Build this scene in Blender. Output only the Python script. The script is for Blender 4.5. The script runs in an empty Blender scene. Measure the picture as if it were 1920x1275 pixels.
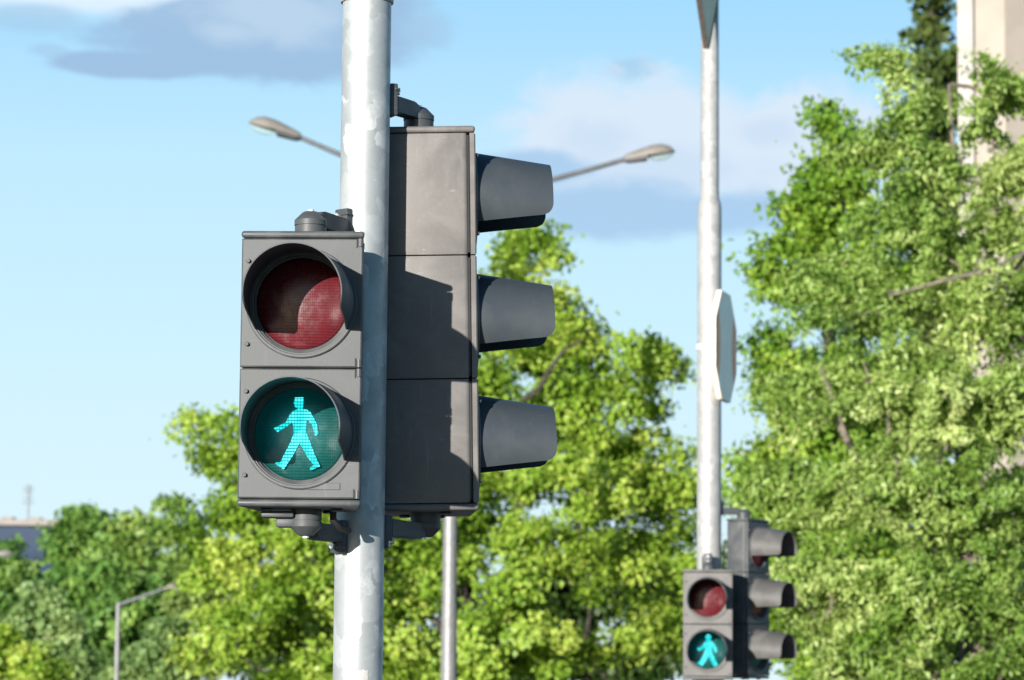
import bpy, bmesh, math, random
import numpy as np
from mathutils import Vector, Matrix, Euler
from mathutils.geometry import tessellate_polygon

scene = bpy.context.scene
COL = scene.collection
R = math.radians

# ------------------------------------------------------------------ camera
F_PX = 6000.0                      # focal length in pixels of a 1920 px wide picture
EYE = Vector((0.0, 0.0, 1.6))
PITCH = math.atan((1313 - 637.5) / F_PX)
ROLL = R(0.50)
cam_d = bpy.data.cameras.new('camera')
cam = bpy.data.objects.new('camera', cam_d)
COL.objects.link(cam)
cam.location = EYE
CAM_M = Matrix.Rotation(R(90) + PITCH, 3, 'X') @ Matrix.Rotation(ROLL, 3, 'Z')
cam.rotation_euler = CAM_M.to_euler()
cam_d.sensor_width = 36.0
cam_d.lens = 36.0 * F_PX / 1920.0
cam_d.clip_start = 0.1
cam_d.clip_end = 5000
cam_d.dof.use_dof = True
cam_d.dof.focus_distance = 6.9
cam_d.dof.aperture_fstop = 9.5
scene.camera = cam


def at(px, py, depth):
    """world point seen at photo pixel (px, py), at world y = depth"""
    d = CAM_M @ Vector(((px - 960) / F_PX, (637.5 - py) / F_PX, -1.0))
    return EYE + d * (depth / d.y)


# ------------------------------------------------------------------ light
SUN_DIR = Vector((-0.51, -1.0, 0.19)).normalized()      # towards the sun
SUN_EL = math.asin(SUN_DIR.z)
sun_d = bpy.data.lights.new('sun', 'SUN')
sun = bpy.data.objects.new('sun', sun_d)
COL.objects.link(sun)
sun_d.energy = 5.0
sun_d.angle = R(0.5)
sun_d.color = (1.0, 0.95, 0.89)
sun.rotation_euler = (-SUN_DIR).to_track_quat('-Z', 'Y').to_euler()
sun.location = (-20, -30, 20)

scene.view_settings.view_transform = 'Standard'
scene.view_settings.look = 'None'
scene.view_settings.exposure = 0.92
scene.view_settings.gamma = 1.0

# ------------------------------------------------------------------ world: clear low-sun sky with soft clouds
SKY_STRENGTH = 0.06


class NT:
    def __init__(self, tree):
        self.t = tree

    def new(self, kind, **kw):
        n = self.t.nodes.new(kind)
        for k, v in kw.items():
            setattr(n, k, v)
        return n

    def put(self, sock, v):
        if isinstance(v, bpy.types.NodeSocket):
            self.t.links.new(v, sock)
        else:
            sock.default_value = v

    def math(self, op, a, b=0.0, c=None, clamp=False):
        n = self.new('ShaderNodeMath', operation=op, use_clamp=clamp)
        self.put(n.inputs[0], a)
        self.put(n.inputs[1], b)
        if c is not None:
            self.put(n.inputs[2], c)
        return n.outputs[0]

    def mix(self, fac, a, b, mode='MIX'):
        n = self.new('ShaderNodeMix', data_type='RGBA', blend_type=mode)
        self.put(n.inputs[0], fac)
        self.put(n.inputs[6], a if isinstance(a, bpy.types.NodeSocket) else (*a, 1.0))
        self.put(n.inputs[7], b if isinstance(b, bpy.types.NodeSocket) else (*b, 1.0))
        return n.outputs[2]

    def ss(self, v, lo, hi, a=0.0, b=1.0):
        n = self.new('ShaderNodeMapRange', interpolation_type='SMOOTHSTEP')
        self.put(n.inputs[0], v)
        n.inputs[1].default_value, n.inputs[2].default_value = lo, hi
        n.inputs[3].default_value, n.inputs[4].default_value = a, b
        return n.outputs[0]

    def noise(self, vec, scale, detail=3.0, rough=0.5, dist=0.0):
        n = self.new('ShaderNodeTexNoise')
        if vec is not None:
            self.put(n.inputs['Vector'], vec)
        n.inputs['Scale'].default_value = scale
        n.inputs['Detail'].default_value = detail
        n.inputs['Roughness'].default_value = rough
        n.inputs['Distortion'].default_value = dist
        return n.outputs['Fac']


world = bpy.data.worlds.new('World')
scene.world = world
world.use_nodes = True
wt = world.node_tree
wt.nodes.clear()
W = NT(wt)
sky = W.new('ShaderNodeTexSky')
sky.sky_type = 'NISHITA'
sky.sun_disc = False
sky.sun_elevation = SUN_EL
sky.sun_rotation = math.atan2(SUN_DIR.x, SUN_DIR.y)
sky.air_density = 1.0
sky.dust_density = 0.4
sky.ozone_density = 2.5
tc = W.new('ShaderNodeTexCoord')
sep = W.new('ShaderNodeSeparateXYZ')
W.put(sep.inputs[0], tc.outputs['Generated'])
DEG = 180 / math.pi
az = W.math('MULTIPLY', W.math('ARCTAN2', sep.outputs[0], sep.outputs[1]), DEG)
el = W.math('MULTIPLY', W.math('ARCSINE', sep.outputs[2]), DEG)
# clear air low in the sky away from the sun: deep cyan above, pale towards the skyline
S = 1.0 / SKY_STRENGTH
ramp = W.new('ShaderNodeValToRGB')
W.put(ramp.inputs[0], W.math('DIVIDE', el, 60.0, clamp=True))
cr = ramp.color_ramp
cr.elements[0].position = 0.0
cr.elements[0].color = (0.46, 0.57, 0.605, 1)
cr.elements[1].position = 1.0
cr.elements[1].color = (0.012, 0.060, 0.145, 1)
for pos, c in ((0.065, (0.415, 0.545, 0.600)), (0.107, (0.370, 0.530, 0.61)), (0.162, (0.318, 0.494, 0.605)), (0.208, (0.228, 0.428, 0.600)), (0.33, (0.075, 0.205, 0.36))):
    e = cr.elements.new(pos)
    e.color = (*c, 1)
vs = W.new('ShaderNodeVectorMath', operation='SCALE')
W.put(vs.inputs[0], ramp.outputs[0])
vs.inputs['Scale'].default_value = S * 0.90
dp = W.new('ShaderNodeVectorMath', operation='DOT_PRODUCT')
W.put(dp.inputs[0], tc.outputs['Generated'])
dp.inputs[1].default_value = SUN_DIR
front = W.ss(dp.outputs['Value'], 0.97, 0.80)         # all of the sky but the bright part round the sun
# sky behind the camera dimmed and blued to cut fill on shaded sides
back_dim = W.mix(W.ss(sep.outputs[1], 0.15, -0.30), vs.outputs[0], W.mix(1.0, vs.outputs[0], (0.52, 0.74, 0.86), 'MULTIPLY'))
clear = W.mix(W.math('MULTIPLY', front, 0.97), sky.outputs[0], back_dim)
# clouds
cv = W.new('ShaderNodeCombineXYZ')
W.put(cv.inputs[0], az)
W.put(cv.inputs[1], W.math('MULTIPLY', el, 1.7))
n1 = W.noise(cv.outputs[0], 0.42, 6.0, 0.55, 0.4)
n2 = W.noise(cv.outputs[0], 1.3, 7.0, 0.58, 0.6)
nz = W.math('ADD', W.math('MULTIPLY', W.math('SUBTRACT', n1, 0.5), 1.5), W.math('MULTIPLY', W.math('SUBTRACT', n2, 0.5), 0.8))


def blob(px, py, rx, ry):
    a0, e0 = (px - 960) / 104.7, (1313 - py) / 104.7
    dx = W.math('DIVIDE', W.math('SUBTRACT', az, a0), rx / 104.7)
    dy = W.math('DIVIDE', W.math('SUBTRACT', el, e0), ry / 104.7)
    r = W.math('SQRT', W.math('ADD', W.math('MULTIPLY', dx, dx), W.math('MULTIPLY', dy, dy)))
    return W.math('SUBTRACT', 1.0, r)


def cloud(base, blobs, colour, lo, hi, amount, ragged=1.0):
    m = blob(*blobs[0])
    for b in blobs[1:]:
        m = W.math('MAXIMUM', m, blob(*b))
    d = W.ss(W.math('ADD', m, W.math('MULTIPLY', nz, ragged)), lo, hi, 0.0, amount)
    return W.mix(d, base, tuple(c * S * 0.90 for c in colour))


sk = cloud(clear, [(170, -10, 420, 75), (340, 20, 160, 70)], (0.47, 0.545, 0.61), -0.15, 0.45, 0.85, 0.8)
sk = cloud(sk, [(480, 85, 330, 80), (560, 50, 260, 115), (250, 140, 190, 28)], (0.205, 0.315, 0.450), -0.14, 0.24, 0.95, 0.55)
sk = cloud(sk, [(520, 40, 210, 75), (420, 75, 120, 40)], (0.305, 0.400, 0.505), 0.0, 0.75, 0.85, 0.8)
sk = cloud(sk, [(50, 60, 120, 34), (75, 120, 45, 16), (800, 60, 70, 60), (1190, 135, 60, 28)], (0.23, 0.37, 0.50), -0.1, 0.55, 0.75, 0.8)
sk = cloud(sk, [(1260, 280, 310, 150), (1480, 290, 230, 140), (1130, 270, 170, 100)], (0.42, 0.49, 0.565), -0.15, 0.32, 0.95, 0.75)
sk = cloud(sk, [(1260, 330, 230, 70), (1120, 260, 90, 50), (1430, 250, 90, 40)], (0.36, 0.445, 0.545), -0.1, 0.7, 0.8, 1.0)
sk = cloud(sk, [(1180, 395, 260, 62), (1000, 320, 120, 40), (1340, 400, 220, 50)], (0.24, 0.365, 0.51), -0.15, 0.45, 0.92, 0.6)
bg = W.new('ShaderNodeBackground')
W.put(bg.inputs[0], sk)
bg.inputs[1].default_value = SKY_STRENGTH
wo = W.new('ShaderNodeOutputWorld')
wt.links.new(bg.outputs[0], wo.inputs[0])


# ------------------------------------------------------------------ materials
def new_mat(name):
    m = bpy.data.materials.new(name)
    m.use_nodes = True
    m.node_tree.nodes.clear()
    n = NT(m.node_tree)
    p = n.new('ShaderNodeBsdfPrincipled')
    o = n.new('ShaderNodeOutputMaterial')
    m.node_tree.links.new(p.outputs[0], o.inputs[0])
    return m, n, p, o


def obj_coord(n):
    return n.new('ShaderNodeTexCoord').outputs['Object']


def bump(n, p, h, strength, dist=0.002):
    b = n.new('ShaderNodeBump')
    b.inputs['Strength'].default_value = strength
    b.inputs['Distance'].default_value = dist
    n.put(b.inputs['Height'], h)
    n.put(p.inputs['Normal'], b.outputs[0])


def plain(name, col, rough=0.5, metal=0.0, var=0.0, scale=20.0, col2=None):
    m, n, p, o = new_mat(name)
    p.inputs['Roughness'].default_value = rough
    p.inputs['Metallic'].default_value = metal
    if var or col2:
        f = n.noise(obj_coord(n), scale, 5.0, 0.6)
        c2 = col2 or tuple(c * (1 - var) for c in col)
        n.put(p.inputs['Base Color'], n.mix(n.ss(f, 0.35, 0.65), col, c2))
    else:
        p.inputs['Base Color'].default_value = (*col, 1)
    return m


def mat_plastic(name, col, dusty):
    """weathered grey polycarbonate: chalky bloom, scuffs and fine scratches"""
    m, n, p, o = new_mat(name)
    c = obj_coord(n)
    big = n.noise(c, 9.0, 6.0, 0.6, 0.6)
    fine = n.noise(c, 120.0, 4.0, 0.7)
    mp = n.new('ShaderNodeMapping')
    mp.inputs['Scale'].default_value = (60.0, 60.0, 9.0)
    n.put(mp.inputs[0], c)
    streak = n.noise(mp.outputs[0], 1.0, 4.0, 0.6)
    b = n.mix(n.ss(big, 0.40, 0.70), col, dusty)
    b = n.mix(n.math('MULTIPLY', n.ss(streak, 0.58, 0.75), 0.5), b, tuple(min(1, x * 1.25) for x in dusty))
    b = n.mix(n.math('MULTIPLY', n.ss(fine, 0.60, 0.72), 0.25), b, tuple(x * 0.6 for x in col))
    # scuffs: short pale scratches lying at a slant
    m2 = n.new('ShaderNodeMapping')
    m2.inputs['Rotation'].default_value = (0.0, 0.9, 0.0)
    m2.inputs['Scale'].default_value = (14.0, 30.0, 190.0)
    n.put(m2.inputs[0], c)
    scr = n.noise(m2.outputs[0], 1.0, 3.0, 0.6)
    pat = n.noise(c, 16.0, 3.0, 0.5)
    b = n.mix(n.math('MULTIPLY', n.ss(scr, 0.64, 0.70), n.ss(pat, 0.50, 0.62, 0.0, 0.32)), b, tuple(min(1, x * 2.0) for x in dusty))
    spots = n.noise(c, 260.0, 2.0, 0.5)
    b = n.mix(n.ss(spots, 0.70, 0.76, 0.0, 0.5), b, tuple(min(1, x * 1.7) for x in dusty))
    n.put(p.inputs['Base Color'], b)
    n.put(p.inputs['Roughness'], n.ss(big, 0.3, 0.7, 0.38, 0.60))
    p.inputs['Specular IOR Level'].default_value = 0.35
    bump(n, p, fine, 0.12, 0.001)
    return m


def mat_galv(name, base, light, metal=0.3, rough=(0.42, 0.56)):
    """galvanised steel: irregular bright zinc spangle patches on grey"""
    m, n, p, o = new_mat(name)
    c = obj_coord(n)
    mp = n.new('ShaderNodeMapping')
    mp.inputs['Scale'].default_value = (1.0, 1.0, 0.8)
    n.put(mp.inputs[0], c)
    warp = n.new('ShaderNodeTexNoise')
    n.put(warp.inputs['Vector'], mp.outputs[0])
    warp.inputs['Scale'].default_value = 22.0
    warp.inputs['Detail'].default_value = 3.0
    va = n.new('ShaderNodeVectorMath', operation='MULTIPLY_ADD')
    n.put(va.inputs[0], warp.outputs['Color'])
    va.inputs[1].default_value = (0.06, 0.06, 0.06)
    n.put(va.inputs[2], mp.outputs[0])
    vo = n.new('ShaderNodeTexVoronoi')
    vo.feature = 'F1'
    n.put(vo.inputs['Vector'], va.outputs[0])
    vo.inputs['Scale'].default_value = 26.0
    sp = n.new('ShaderNodeSeparateColor')
    n.put(sp.inputs[0], vo.outputs['Color'])
    patch = n.ss(sp.outputs[0], 0.70, 0.74)
    patch2 = n.ss(sp.outputs[1], 0.55, 0.85)
    soft = n.noise(c, 14.0, 6.0, 0.65)
    fine = n.noise(c, 85.0, 4.0, 0.7)
    b = n.mix(n.ss(soft, 0.35, 0.65), base, tuple(x * 0.86 for x in base))
    b = n.mix(n.math('MULTIPLY', patch2, 0.30), b, light)
    b = n.mix(n.math('MULTIPLY', n.math('MULTIPLY', patch, 0.8), n.ss(soft, 0.40, 0.62)), b, light)
    b = n.mix(n.ss(fine, 0.50, 0.68, 0.0, 0.35), b, tuple(x * 0.78 for x in base))
    n.put(p.inputs['Base Color'], b)
    p.inputs['Metallic'].default_value = metal
    n.put(p.inputs['Roughness'], n.ss(soft, 0.3, 0.7, *rough))
    bump(n, p, soft, 0.15, 0.002)
    return m


def grid_mask(n, c, pitch_x, pitch_z, gx, gz):
    """1 inside the small cells of a lens raster, 0 on the lines between them (in the lens's own x, z)"""
    s = n.new('ShaderNodeSeparateXYZ')
    n.put(s.inputs[0], c)
    fx = n.math('FRACT', n.math('ADD', n.math('DIVIDE', s.outputs[0], pitch_x), 100.0))
    fz = n.math('FRACT', n.math('ADD', n.math('DIVIDE', s.outputs[2], pitch_z), 100.0))
    return n.math('MULTIPLY', n.ss(fx, gx * 0.5, gx), n.ss(fz, gz * 0.5, gz)), fz


def mat_lens(name, col, glow=None, rough=0.16):
    m, n, p, o = new_mat(name)
    c = obj_coord(n)
    g, fz = grid_mask(n, c, 0.0046, 0.0062, 0.35, 0.45)
    dirt = n.noise(c, 45.0, 5.0, 0.65)
    b = n.mix(g, tuple(x * 0.55 for x in col), col)
    b = n.mix(n.ss(dirt, 0.55, 0.8, 0.0, 0.35), b, tuple(0.10 + 0.5 * x for x in col))
    n.put(p.inputs['Base Color'], b)
    n.put(p.inputs['Roughness'], n.ss(dirt, 0.3, 0.75, rough, rough + 0.2))
    p.inputs['Specular IOR Level'].default_value = 0.5
    bump(n, p, g, 0.08, 0.001)
    if glow:
        p.inputs['Emission Color'].default_value = (*glow, 1)
        ln = n.new('ShaderNodeVectorMath', operation='LENGTH')
        n.put(ln.inputs[0], c)
        n.put(p.inputs['Emission Strength'], n.ss(ln.outputs['Value'], 0.085, 0.01, 0.15, 1.0))
    return m


def mat_figure(name):
    m, n, p, o = new_mat(name)
    c = obj_coord(n)
    g, fz = grid_mask(n, c, 0.0062, 0.0066, 0.26, 0.42)
    core = n.noise(c, 25.0, 2.0, 0.5)
    e = n.mix(g, (0.0, 0.20, 0.235), n.mix(n.ss(core, 0.4, 0.62), (0.015, 0.58, 0.56), (0.12, 0.84, 0.86)))
    n.put(p.inputs['Emission Color'], e)
    p.inputs['Emission Strength'].default_value = 1.0
    p.inputs['Base Color'].default_value = (0.0, 0.03, 0.03, 1)
    p.inputs['Specular IOR Level'].default_value = 0.05
    p.inputs['Roughness'].default_value = 0.5
    return m


def mat_leaf(name, a, b, c, spec=0.3, trans=0.35, rough=0.45):
    m, n, p, o = new_mat(name)
    at_ = n.new('ShaderNodeAttribute')
    at_.attribute_name = 'leaf_tint'
    r = n.new('ShaderNodeValToRGB')
    n.put(r.inputs[0], at_.outputs['Fac'])
    r.color_ramp.elements[0].color = (*a, 1)
    r.color_ramp.elements[1].color = (*c, 1)
    e = r.color_ramp.elements.new(0.5)
    e.color = (*b, 1)
    n.put(p.inputs['Base Color'], r.outputs[0])
    p.inputs['Roughness'].default_value = rough
    p.inputs['Specular IOR Level'].default_value = spec
    tr = n.new('ShaderNodeBsdfTranslucent')
    n.put(tr.inputs[0], n.mix(1.0, r.outputs[0], (1.15, 1.15, 0.55), 'MULTIPLY'))
    mx = n.new('ShaderNodeMixShader')
    mx.inputs[0].default_value = trans
    m.node_tree.links.new(p.outputs[0], mx.inputs[1])
    m.node_tree.links.new(tr.outputs[0], mx.inputs[2])
    m.node_tree.links.new(mx.outputs[0], o.inputs[0])
    return m


M = {}
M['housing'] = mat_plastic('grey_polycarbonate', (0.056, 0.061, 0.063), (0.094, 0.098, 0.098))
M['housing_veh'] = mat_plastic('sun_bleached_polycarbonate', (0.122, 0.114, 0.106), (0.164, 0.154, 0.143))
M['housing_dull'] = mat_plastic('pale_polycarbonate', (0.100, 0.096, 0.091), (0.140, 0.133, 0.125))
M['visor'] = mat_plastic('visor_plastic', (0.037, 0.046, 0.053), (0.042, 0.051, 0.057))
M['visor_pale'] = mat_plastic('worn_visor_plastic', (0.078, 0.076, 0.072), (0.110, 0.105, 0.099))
M['bracket'] = mat_plastic('cast_bracket', (0.048, 0.054, 0.058), (0.072, 0.076, 0.077))
M['dark_gap'] = plain('black_rubber', (0.012, 0.012, 0.012), 0.7)
M['galv'] = mat_galv('galvanised_steel', (0.335, 0.355, 0.355), (0.53, 0.545, 0.535))
M['galv_far'] = mat_galv('brushed_galvanised_steel', (0.31, 0.31, 0.298), (0.41, 0.41, 0.395), 0.12, (0.5, 0.62))
M['bolt'] = plain('zinc_bolt', (0.70, 0.68, 0.62), 0.3, 0.6)
M['red_lens'] = mat_lens('red_lens', (0.115, 0.012, 0.017))
M['vehicle_red_lens'] = mat_lens('bright_red_lens', (0.55, 0.025, 0.035))  # brighter copy of the red; the lit look is put into the colour
M['green_lens'] = mat_lens('green_lens', (0.005, 0.062, 0.055), (0.0, 0.050, 0.055))
M['amber_lens'] = mat_lens('amber_lens', (0.30, 0.10, 0.03))
M['dull_green_lens'] = mat_lens('dull_green_lens', (0.03, 0.15, 0.11))
M['figure'] = mat_figure('lit_led_figure')
M['lamp_arm'] = mat_galv('dull_lamp_arm', (0.108, 0.113, 0.116), (0.148, 0.152, 0.155))
M['lamp_post'] = mat_galv('lamp_post_steel', (0.195, 0.195, 0.195), (0.25, 0.247, 0.243), 0.15, (0.42, 0.5))
M['paper'] = plain('torn_paper', (0.78, 0.76, 0.74), 0.8, 0, 0.15, 90)
M['sign_white'] = plain('sign_white', (0.97, 0.88, 0.70), 0.45, 0, 0.08, 6)  # on the octagonal face this white paints the grazing glare
M['sign_red'] = plain('paled_sign_red', (0.95, 0.26, 0.10), 0.5, 0, 0.2, 12, (0.95, 0.40, 0.22))  # red paled to paint the wash-out at a grazing angle
M['sign_beige'] = plain('sign_beige', (0.85, 0.68, 0.42), 0.5, 0, 0.1, 8, (0.72, 0.64, 0.42))
M['sign_edge'] = plain('dark_sign_edge', (0.075, 0.058, 0.048), 0.6, 0.2, 0.3, 25)  # on the triangular sign this brown paints the shade of down-facing edges
M['lamp_shell'] = plain('lamp_shell', (0.205, 0.186, 0.162), 0.5, 0.1, 0.12, 5)
M['lamp_under'] = plain('lamp_underside', (0.05, 0.05, 0.05), 0.6)
m, n, p, o = new_mat('lamp_glass')
p.inputs['Base Color'].default_value = (0.75, 0.80, 0.74, 1)
p.inputs['Roughness'].default_value = 0.06
tb = n.new('ShaderNodeBsdfTransparent')
tb.inputs[0].default_value = (0.93, 0.97, 0.93, 1)
mx = n.new('ShaderNodeMixShader')
lw = n.new('ShaderNodeLayerWeight')
lw.inputs[0].default_value = 0.35
n.put(mx.inputs[0], n.ss(lw.outputs['Facing'], 0.2, 0.95, 0.12, 0.75))
m.node_tree.links.new(tb.outputs[0], mx.inputs[1])
m.node_tree.links.new(p.outputs[0], mx.inputs[2])
m.node_tree.links.new(mx.outputs[0], o.inputs[0])
M['lamp_glass'] = m
M['bark'] = plain('bark', (0.055, 0.045, 0.036), 0.9, 0, 0.5, 12)
M['pale_bark'] = plain('pale_bark', (0.20, 0.165, 0.13), 0.9, 0, 0.45, 10)
M['stone'] = plain('pale_stone', (0.345, 0.305, 0.255), 0.85, 0, 0.12, 1.5)  # wall tone deepened to paint the slight shadow of the recess
M['stone_lit'] = plain('lit_stone', (0.40, 0.375, 0.34), 0.85, 0, 0.15, 1.2)  # lightened to paint sunlight on the corner pilaster
M['stone_grey_shade'] = plain('grey_shade_stone', (0.22, 0.195, 0.165), 0.85, 0, 0.12, 2)  # grey cornice; on the front strip the dark tone paints a shaded return
M['slate'] = plain('slate_roof', (0.009, 0.030, 0.070), 0.7, 0, 0.3, 0.6)
M['render_wall'] = plain('rendered_wall', (0.16, 0.15, 0.14), 0.9, 0, 0.1, 2)
M['parapet'] = plain('concrete_parapet', (0.27, 0.245, 0.22), 0.9, 0, 0.15, 1.5)
M['glass'] = plain('window_glass', (0.03, 0.04, 0.05), 0.08)
M['antenna'] = plain('antenna_metal', (0.25, 0.25, 0.27), 0.5, 0.5)
M['asphalt'] = plain('asphalt', (0.05, 0.05, 0.052), 0.9, 0, 0.25, 30)
M['grass_ground'] = plain('turf', (0.05, 0.075, 0.022), 0.95, 0, 0.4, 4)
M['paving'] = plain('concrete_paving', (0.26, 0.25, 0.23), 0.9, 0, 0.2, 6)
M['leaf_linden'] = mat_leaf('linden_leaf', (0.090, 0.190, 0.018), (0.245, 0.39, 0.040), (0.63, 0.69, 0.16), 0.3, 0.4)
M['leaf_maple'] = mat_leaf('silver_maple_leaf', (0.095, 0.205, 0.025), (0.27, 0.40, 0.085), (0.62, 0.69, 0.29), 0.4, 0.4, 0.42)
M['leaf_cone'] = mat_leaf('hornbeam_leaf', (0.065, 0.165, 0.016), (0.19, 0.33, 0.034), (0.46, 0.56, 0.11))
M['leaf_dark'] = mat_leaf('dark_leaf', (0.065, 0.160, 0.030), (0.130, 0.260, 0.050), (0.27, 0.41, 0.090))
M['leaf_mid'] = mat_leaf('mid_leaf', (0.070, 0.155, 0.028), (0.155, 0.27, 0.050), (0.34, 0.45, 0.11))
M['leaf_olive'] = mat_leaf('olive_leaf', (0.075, 0.13, 0.03), (0.15, 0.23, 0.055), (0.28, 0.35, 0.10))
M['leaf_silver'] = mat_leaf('silver_shrub_leaf', (0.12, 0.215, 0.070), (0.26, 0.39, 0.130), (0.50, 0.60, 0.28), 0.4, 0.4)
M['leaf_deep'] = mat_leaf('shaded_leaf', (0.020, 0.050, 0.010), (0.040, 0.085, 0.014), (0.075, 0.12, 0.02))  # darkened leaf copy; the shade in crown gaps is put into its colour
M['leaf_conifer'] = mat_leaf('poplar_leaf', (0.050, 0.090, 0.022), (0.090, 0.135, 0.032), (0.17, 0.20, 0.055))


# ------------------------------------------------------------------ object helpers
def tag(o, label=None, cat=None, group=None, kind=None):
    if label: o['label'] = label
    if cat: o['category'] = cat
    if group: o['group'] = group
    if kind: o['kind'] = kind
    return o


def thing(name, loc, label, cat, group=None, rot=(0, 0, 0)):
    o = bpy.data.objects.new(name, None)
    COL.objects.link(o)
    o.empty_display_size = 0.1
    o.location = loc
    o.rotation_euler = rot
    return tag(o, label, cat, group)


def link(name, bm, mat, parent=None, smooth=True, angle=35):
    """one mesh object from a bmesh whose coordinates are in the parent's frame"""
    me = bpy.data.meshes.new(name)
    bmesh.ops.recalc_face_normals(bm, faces=bm.faces[:])
    if smooth:
        lim = R(angle)
        for f in bm.faces:
            f.smooth = True
        for e in bm.edges:
            if len(e.link_faces) != 2 or e.calc_face_angle(0.0) > lim:
                e.smooth = False
    bm.to_mesh(me)
    bm.free()
    me.materials.append(mat)
    o = bpy.data.objects.new(name, me)
    COL.objects.link(o)
    if parent:
        o.parent = parent
    return o


def base_matrix(o):
    m = Matrix.LocRotScale(o.location, o.rotation_euler, o.scale)
    return base_matrix(o.parent) @ m if o.parent else m


def to_local(bm, root):
    bmesh.ops.transform(bm, matrix=base_matrix(root).inverted(), verts=bm.verts[:])
    return bm


def b_box(bm, c, size, bevel=0.0, segs=2, mat=None, taper=None):
    """box centred at c; taper=(sx, sz) scales its +y end"""
    g = bmesh.ops.create_cube(bm, size=1.0)
    vs = g['verts']
    for v in vs:
        v.co = Vector((v.co.x * size[0], v.co.y * size[1], v.co.z * size[2]))
        if taper and v.co.y > 0:
            v.co.x *= taper[0]
            v.co.z *= taper[1]
    if bevel:
        es = list({e for v in vs for e in v.link_edges})
        r = bmesh.ops.bevel(bm, geom=es, offset=bevel, segments=segs, affect='EDGES', profile=0.5)
        vs = list({v for f in r['faces'] for v in f.verts} | {v for v in vs if v.is_valid})
    t = Matrix.Translation(c) if mat is None else Matrix.Translation(c) @ mat
    bmesh.ops.transform(bm, matrix=t, verts=vs)
    return vs


def b_lathe(bm, prof, axis='Z', n=32, c=(0, 0, 0), closed=False):
    """profile of (radius, height) turned about an axis through c"""
    rings = []
    c = Vector(c)
    for r, h in prof:
        if r < 1e-6:
            p = {'Z': (0, 0, h), 'Y': (0, h, 0), 'X': (h, 0, 0)}[axis]
            rings.append([bm.verts.new(c + Vector(p))])
            continue
        ring = []
        for i in range(n):
            a = 2 * math.pi * i / n
            u, w = r * math.cos(a), r * math.sin(a)
            p = {'Z': (u, w, h), 'Y': (u, h, w), 'X': (h, u, w)}[axis]
            ring.append(bm.verts.new(c + Vector(p)))
        rings.append(ring)
    pairs = list(zip(rings, rings[1:])) + ([(rings[-1], rings[0])] if closed else [])
    for A, B in pairs:
        for i in range(n):
            j = (i + 1) % n
            if len(A) == 1 and len(B) == 1:
                continue
            if len(A) == 1:
                bm.faces.new((A[0], B[i], B[j]))
            elif len(B) == 1:
                bm.faces.new((A[i], A[j], B[0]))
            else:
                bm.faces.new((A[i], A[j], B[j], B[i]))


def b_tube(bm, pts, radii, n=10, cap=True):
    pts = [Vector(p) for p in pts]
    rings = []
    for k, p in enumerate(pts):
        a = pts[max(0, k - 1)]
        b = pts[min(len(pts) - 1, k + 1)]
        d = (b - a).normalized()
        u = d.orthogonal().normalized() if k == 0 else (prev - d * prev.dot(d)).normalized()
        prev = u
        v = d.cross(u)
        r = radii[k] if hasattr(radii, '__len__') else radii
        rings.append([bm.verts.new(p + (u * math.cos(2 * math.pi * i / n) + v * math.sin(2 * math.pi * i / n)) * r) for i in range(n)])
    for A, B in zip(rings, rings[1:]):
        for i in range(n):
            j = (i + 1) % n
            bm.faces.new((A[i], A[j], B[j], B[i]))
    if cap:
        bm.faces.new(rings[0][::-1])
        bm.faces.new(rings[-1])


def b_prism(bm, pts, y0, y1):
    """flat outline in x, z extruded from y0 to y1"""
    A = [bm.verts.new((x, y0, z)) for x, z in pts]
    B = [bm.verts.new((x, y1, z)) for x, z in pts]
    bm.faces.new(A)
    bm.faces.new(B[::-1])
    k = len(pts)
    for i in range(k):
        j = (i + 1) % k
        bm.faces.new((A[i], B[i], B[j], A[j]))


def b_flat(bm, pts, y0, y1):
    """concave outline in x, z as a thin solid"""
    tri = tessellate_polygon([[Vector((x, z, 0)) for x, z in pts]])
    A = [bm.verts.new((x, y0, z)) for x, z in pts]
    B = [bm.verts.new((x, y1, z)) for x, z in pts]
    for t in tri:
        bm.faces.new([A[i] for i in t])
        bm.faces.new([B[i] for i in t[::-1]])
    k = len(pts)
    for i in range(k):
        j = (i + 1) % k
        bm.faces.new((A[i], B[i], B[j], A[j]))


def b_panel_hole(bm, w, h, r, y0, y1, cz=0.0, n=72):
    """rectangular door leaf with a round hole, front at y0, back at y1"""
    ang = sorted(set([2 * math.pi * i / n for i in range(n)] + [math.atan2(sz * h, sx * w) % (2 * math.pi) for sx in (-1, 1) for sz in (-1, 1)]))
    loops = []
    bev = 0.003
    for (rr, inset, y) in ((r, None, y1), (r, None, y0), (None, bev, y0), (None, 0.0, y0 + bev), (None, 0.0, y1)):
        ring = []
        for a in ang:
            ca, sa = math.cos(a), math.sin(a)
            if rr:
                ring.append(bm.verts.new((rr * ca, y, cz + rr * sa)))
            else:
                hw, hh = w / 2 - inset, h / 2 - inset
                # keep the corner angles of the full rectangle on the corners of the inset one
                t = min((w / 2) / abs(ca) if abs(ca) > 1e-9 else 9, (h / 2) / abs(sa) if abs(sa) > 1e-9 else 9)
                ring.append(bm.verts.new((ca * t * hw / (w / 2), y, cz + sa * t * hh / (h / 2))))
        loops.append(ring)
    k = len(ang)
    for A, B in zip(loops, loops[1:] + loops[:1]):
        for i in range(k):
            j = (i + 1) % k
            bm.faces.new((A[i], A[j], B[j], B[i]))


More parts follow.
